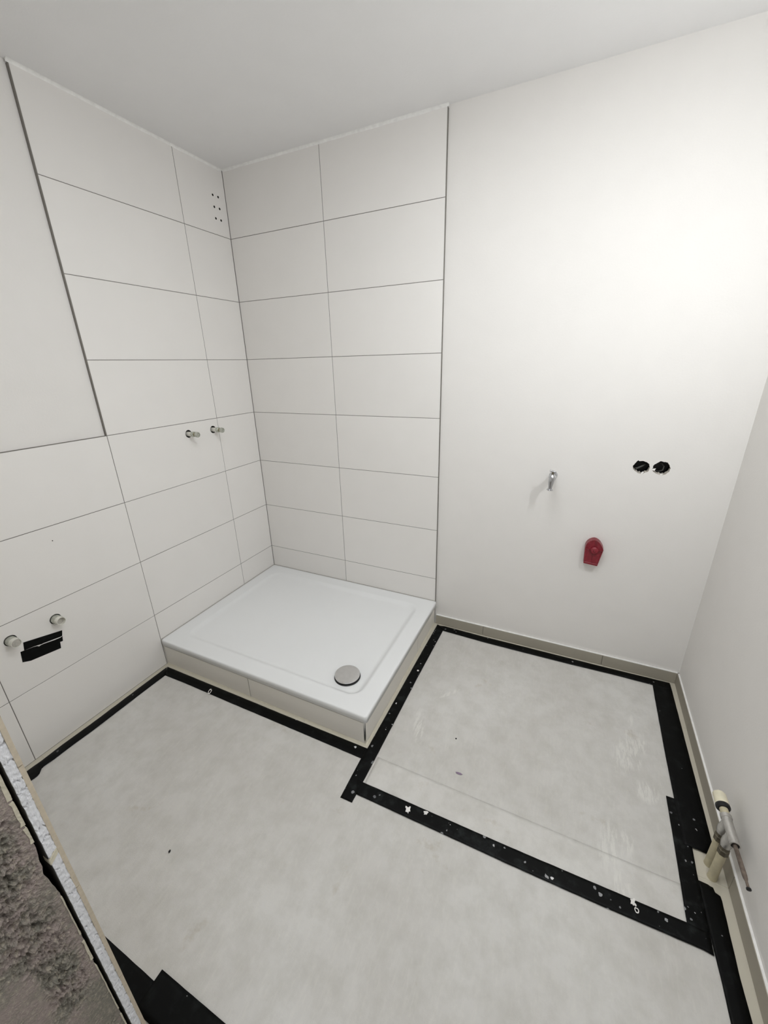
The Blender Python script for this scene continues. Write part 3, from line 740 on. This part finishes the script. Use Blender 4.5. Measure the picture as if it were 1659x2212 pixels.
# ------------------------------------------------------------------ two raw socket openings
def socket(cx, cz, label, kind):
    t = empty('socket_box', (cx, 0.022, cz)); tag(t, label, 'socket box', 'open socket boxes in the back wall')
    A = lambda o: adopt(o, t)
    A(lathe('cup', (cx, 0.0235, cz), (0, 1, 0), [(0, 0.0345), (0, 0.0325), (0.040, 0.0318), (0.0405, 0.0), (0.043, 0.0), (0.043, 0.0345), (0, 0.0345)], BLACK, None, 28, caps=(False, False)))
    if kind == 0:
        A(tube('cable', [(cx - 0.026, 0.035, cz - 0.012), (cx - 0.012, 0.028, cz - 0.010), (cx + 0.006, 0.030, cz + 0.001), (cx + 0.022, 0.040, cz + 0.012)], 0.0042, CABLE, None, 10))
        A(tube('cable', [(cx - 0.018, 0.045, cz - 0.016), (cx + 0.0, 0.034, cz - 0.006), (cx + 0.016, 0.036, cz + 0.010), (cx + 0.020, 0.046, cz + 0.018)], 0.0030, BLACK, None, 10))
    else:
        A(tube('cable', [(cx - 0.016, 0.048, cz + 0.012), (cx + 0.004, 0.038, cz + 0.014), (cx + 0.012, 0.034, cz + 0.004), (cx + 0.010, 0.032, cz - 0.012), (cx - 0.004, 0.036, cz - 0.020), (cx - 0.018, 0.046, cz - 0.018)], 0.0028, CABLE, None, 10))
    # broken flakes of plasterboard paper hanging in the opening
    for (dx, dz, w, h) in (((0.008, -0.024, 0.006, 0.010),) if kind == 0 else ((-0.026, -0.006, 0.008, 0.006), (0.002, -0.026, 0.009, 0.005))):
        V = [(cx + dx - w, 0.0085, cz + dz - h * 0.6), (cx + dx + w * 0.4, 0.0085, cz + dz - h), (cx + dx + w, 0.012, cz + dz + h * 0.5), (cx + dx - w * 0.2, 0.013, cz + dz + h * 0.3)]
        V += [(x, y + 0.002, z) for x, y, z in V]
        A(mesh_obj('paper_flake', V, [(0, 1, 2, 3), (7, 6, 5, 4), (0, 4, 5, 1), (1, 5, 6, 2), (2, 6, 7, 3), (3, 7, 4, 0)], PAINT))
    return t
socket(2.0785, 1.034, 'rough black socket opening in the back wall, nearer the tap', 0)
socket(2.1505, 1.035, 'rough black socket opening in the back wall, nearer the right wall', 1)

# ------------------------------------------------------------------ radiator connection valve at the right wall
VX, VZ = 2.350, 0.200
rv = empty('radiator_valve', (2.348, -0.865, 0)); tag(rv, 'grey radiator valve on two cream pipes with a cream cap at the right wall', 'valve')
A = lambda o: adopt(o, rv)
for py, zt in ((-0.865, 0.128), (-0.827, 0.128)):
    p = A(lathe('pipe', (2.348, py, 0.0), (0, 0, 1), [(0.0, 0.0125), (0.01, 0.0118), (zt, 0.0112)], CREAMPIPE, None, 20))
    A(lathe('union_nut', (2.348, py, zt - 0.012), (0, 0, 1), [(0, 0.0130), (0.001, 0.0140), (0.018, 0.0140), (0.020, 0.0120), (0.030, 0.0105), (0.042, 0.0105)], DARKM, None, 8, smooth=False))
    A(lathe('branch', (2.348, py, zt + 0.020), (0, 0, 1), [(0, 0.0125), (0.012, 0.0138), (0.024, 0.0138), (0.034, 0.0110), (0.056, 0.0095)], DULLM, None, 20))
A(lathe('valve_body', (VX, -0.811, VZ), (0, -1, 0), [(0, 0.0142), (0.010, 0.0142), (0.011, 0.0122), (0.075, 0.0122), (0.086, 0.0126), (0.0865, 0.0100), (0.070, 0.0090), (0.070, 0.0)], DULLM, None, 28, caps=(True, False)))
A(lathe('neck', (VX, -0.790, VZ), (0, -1, 0), [(0, 0.0108), (0.023, 0.0108)], CREAMPIPE, None, 20))
A(lathe('lock_ring', (VX, -0.779, VZ), (0, -1, 0), [(0, 0.0176), (0.001, 0.0184), (0.008, 0.0184), (0.012, 0.0150), (0.0125, 0.012)], BLACK, None, 28))
A(lathe('thermostat_cap', (VX, -0.740, VZ), (0, -1, 0), [(0, 0.0125), (0.0015, 0.0160), (0.004, 0.0174), (0.034, 0.0182), (0.040, 0.0182)], CREAMPL, None, 10))
A(tube('rod', [(VX, -0.878, VZ), (VX, -0.92, VZ + 0.0005), (VX, -0.972, VZ + 0.001), (VX, -0.980, VZ + 0.001), (VX, -0.986, VZ + 0.001), (VX, -1.002, VZ + 0.0005)], [0.0052, 0.0054, 0.0058, 0.0050, 0.0032, 0.0034], RUST, None, 12))
A(lathe('rod_tip', (VX, -1.001, VZ + 0.0005), (0, -1, 0), [(0, 0.0036), (0.001, 0.0056), (0.004, 0.0056), (0.005, 0.003)], BLACK, None, 12))

# ------------------------------------------------------------------ paint drops and crumbs on the floor
def splat(name, label, cat, x, y, z, rx, ry, rot, mat, seed, n=14, h=0.0009, hole=0.0, rough=0.35):
    o = [(x + (rx * math.cos(t) * math.cos(rot) - ry * math.sin(t) * math.sin(rot)) * (1 + rough * noise.noise(Vector((math.cos(t) * 1.7, math.sin(t) * 1.7, seed)))),
          y + (rx * math.cos(t) * math.sin(rot) + ry * math.sin(t) * math.cos(rot)) * (1 + rough * noise.noise(Vector((math.cos(t) * 1.7, math.sin(t) * 1.7, seed)))))
         for t in [2 * math.pi * i / n for i in range(n)]]
    hs = [[(x + (p[0] - x) * hole, y + (p[1] - y) * hole) for p in o]] if hole else []
    ob = plate(name, o, hs, flat3, z, z + h, mat); return tag(ob, label, cat)
ZT = 0.0072
splat('paint_drop', 'round white paint drop on the black tape beside the apron', 'paint drop', 1.242, -0.419, ZT, 0.0052, 0.0052, 0, WPAINT, 1.0, rough=0.1)
splat('paint_drop', 'curled white paint squiggle on the tape before the apron front', 'paint drop', 0.373, -0.951, ZT, 0.0075, 0.016, 0.5, WPAINT, 2.0, hole=0.62)
splat('paint_drop', 'larger crumbly white paint blot on the long spotted tape', 'paint drop', 1.445, -1.062, 0.0082, 0.0075, 0.012, 0.3, WPAINT, 7.0, rough=1.0, n=22)
splat('paint_drop', 'small white paint blot at the edge of the long spotted tape', 'paint drop', 1.506, -1.049, 0.0082, 0.0085, 0.0055, 0.6, WPAINT, 5.0, rough=1.0, n=22)
splat('paint_drop', 'white paint ring on the long tape near the right wall', 'paint drop', 2.134, -1.051, 0.0082, 0.0058, 0.0072, 0.2, WPAINT, 11.0, hole=0.6, rough=0.2)
splat('paint_drop', 'white filler blot where the long tape meets the fleece, near the right wall', 'paint drop', 2.127, -1.034, 0.0082, 0.007, 0.008, 0.2, WPAINT, 13.0, rough=1.1, n=22)
splat('plastic_flake', 'small purple plastic flake on the fleece beside the tray', 'flake', 1.570, -0.861, 0.0044, 0.0125, 0.0048, 0.1, PURPLE, 4.0, n=7, rough=0.6)
splat('crumb', 'tiny black crumb on the fleece between purple flake and tray', 'crumb', 1.522, -0.719, 0.0036, 0.003, 0.003, 0, CRUMB, 3.0, n=8, h=0.002)
splat('crumb', 'tiny black crumb on the fleece in the middle of the room', 'crumb', 0.789, -1.498, 0.0038, 0.0028, 0.0045, 0.4, CRUMB, 6.0, n=8, h=0.003)

# ------------------------------------------------------------------ bare bulb hanging at the right wall, outside the picture
lamp = empty('pendant_bulb', (BULB_AT.x, BULB_AT.y, H)); tag(lamp, 'bare bulb hanging on a black cable near the right wall', 'lamp')
A = lambda o: adopt(o, lamp)
A(tube('cable', [(BULB_AT.x, BULB_AT.y, H - 0.001), (BULB_AT.x, BULB_AT.y, BULB_AT.z + 0.10)], 0.003, BLACK, None, 8))
A(lathe('lamp_holder', (BULB_AT.x, BULB_AT.y, BULB_AT.z + 0.105), (0, 0, -1), [(0, 0.006), (0.008, 0.016), (0.076, 0.016), (0.079, 0.012)], BLACK, None, 16))
bt = NT('lit_bulb_glass'); bt.b.inputs['Base Color'].default_value = (1, 1, 1, 1)
bt.b.inputs['Emission Color'].default_value = (0.935, 0.972, 1.0, 1); bt.b.inputs['Emission Strength'].default_value = BULB_STRENGTH
A(lathe('bulb', (BULB_AT.x, BULB_AT.y, BULB_AT.z + 0.055), (0, 0, -1), [(0.028, 0.011), (0.036, 0.015), (0.046, 0.0175), (0.056, 0.0175), (0.066, 0.014), (0.072, 0.007), (0.073, 0.0)], bt.m, None, 20, caps=(True, False)))

# unseen round ceiling luminaire on the doorway side, added as soft fill light
PL = (1.52, -1.14)
lum = empty('ceiling_fill_lamp', (PL[0], PL[1], H)); tag(lum, 'unseen round ceiling lamp just inside the doorway, added as fill light', 'lamp')
A = lambda o: adopt(o, lum)
A(lathe('fill_lamp_base', (PL[0], PL[1], H - 0.0005), (0, 0, -1), [(0, 0.362), (0.028, 0.362), (0.030, 0.356), (0.020, 0.352), (0.020, 0.0)], PVC, None, 48, caps=(True, False)))
pt = NT('fill_lamp_diffuser'); pt.b.inputs['Base Color'].default_value = (1, 1, 1, 1)
pt.b.inputs['Emission Color'].default_value = (0.935, 0.972, 1.0, 1); pt.b.inputs['Emission Strength'].default_value = FILL_STRENGTH
A(lathe('diffuser', (PL[0], PL[1], H - 0.022), (0, 0, -1), [(0, 0.351), (0.010, 0.350), (0.018, 0.31), (0.026, 0.16), (0.029, 0.0)], pt.m, None, 48, caps=(True, False)))
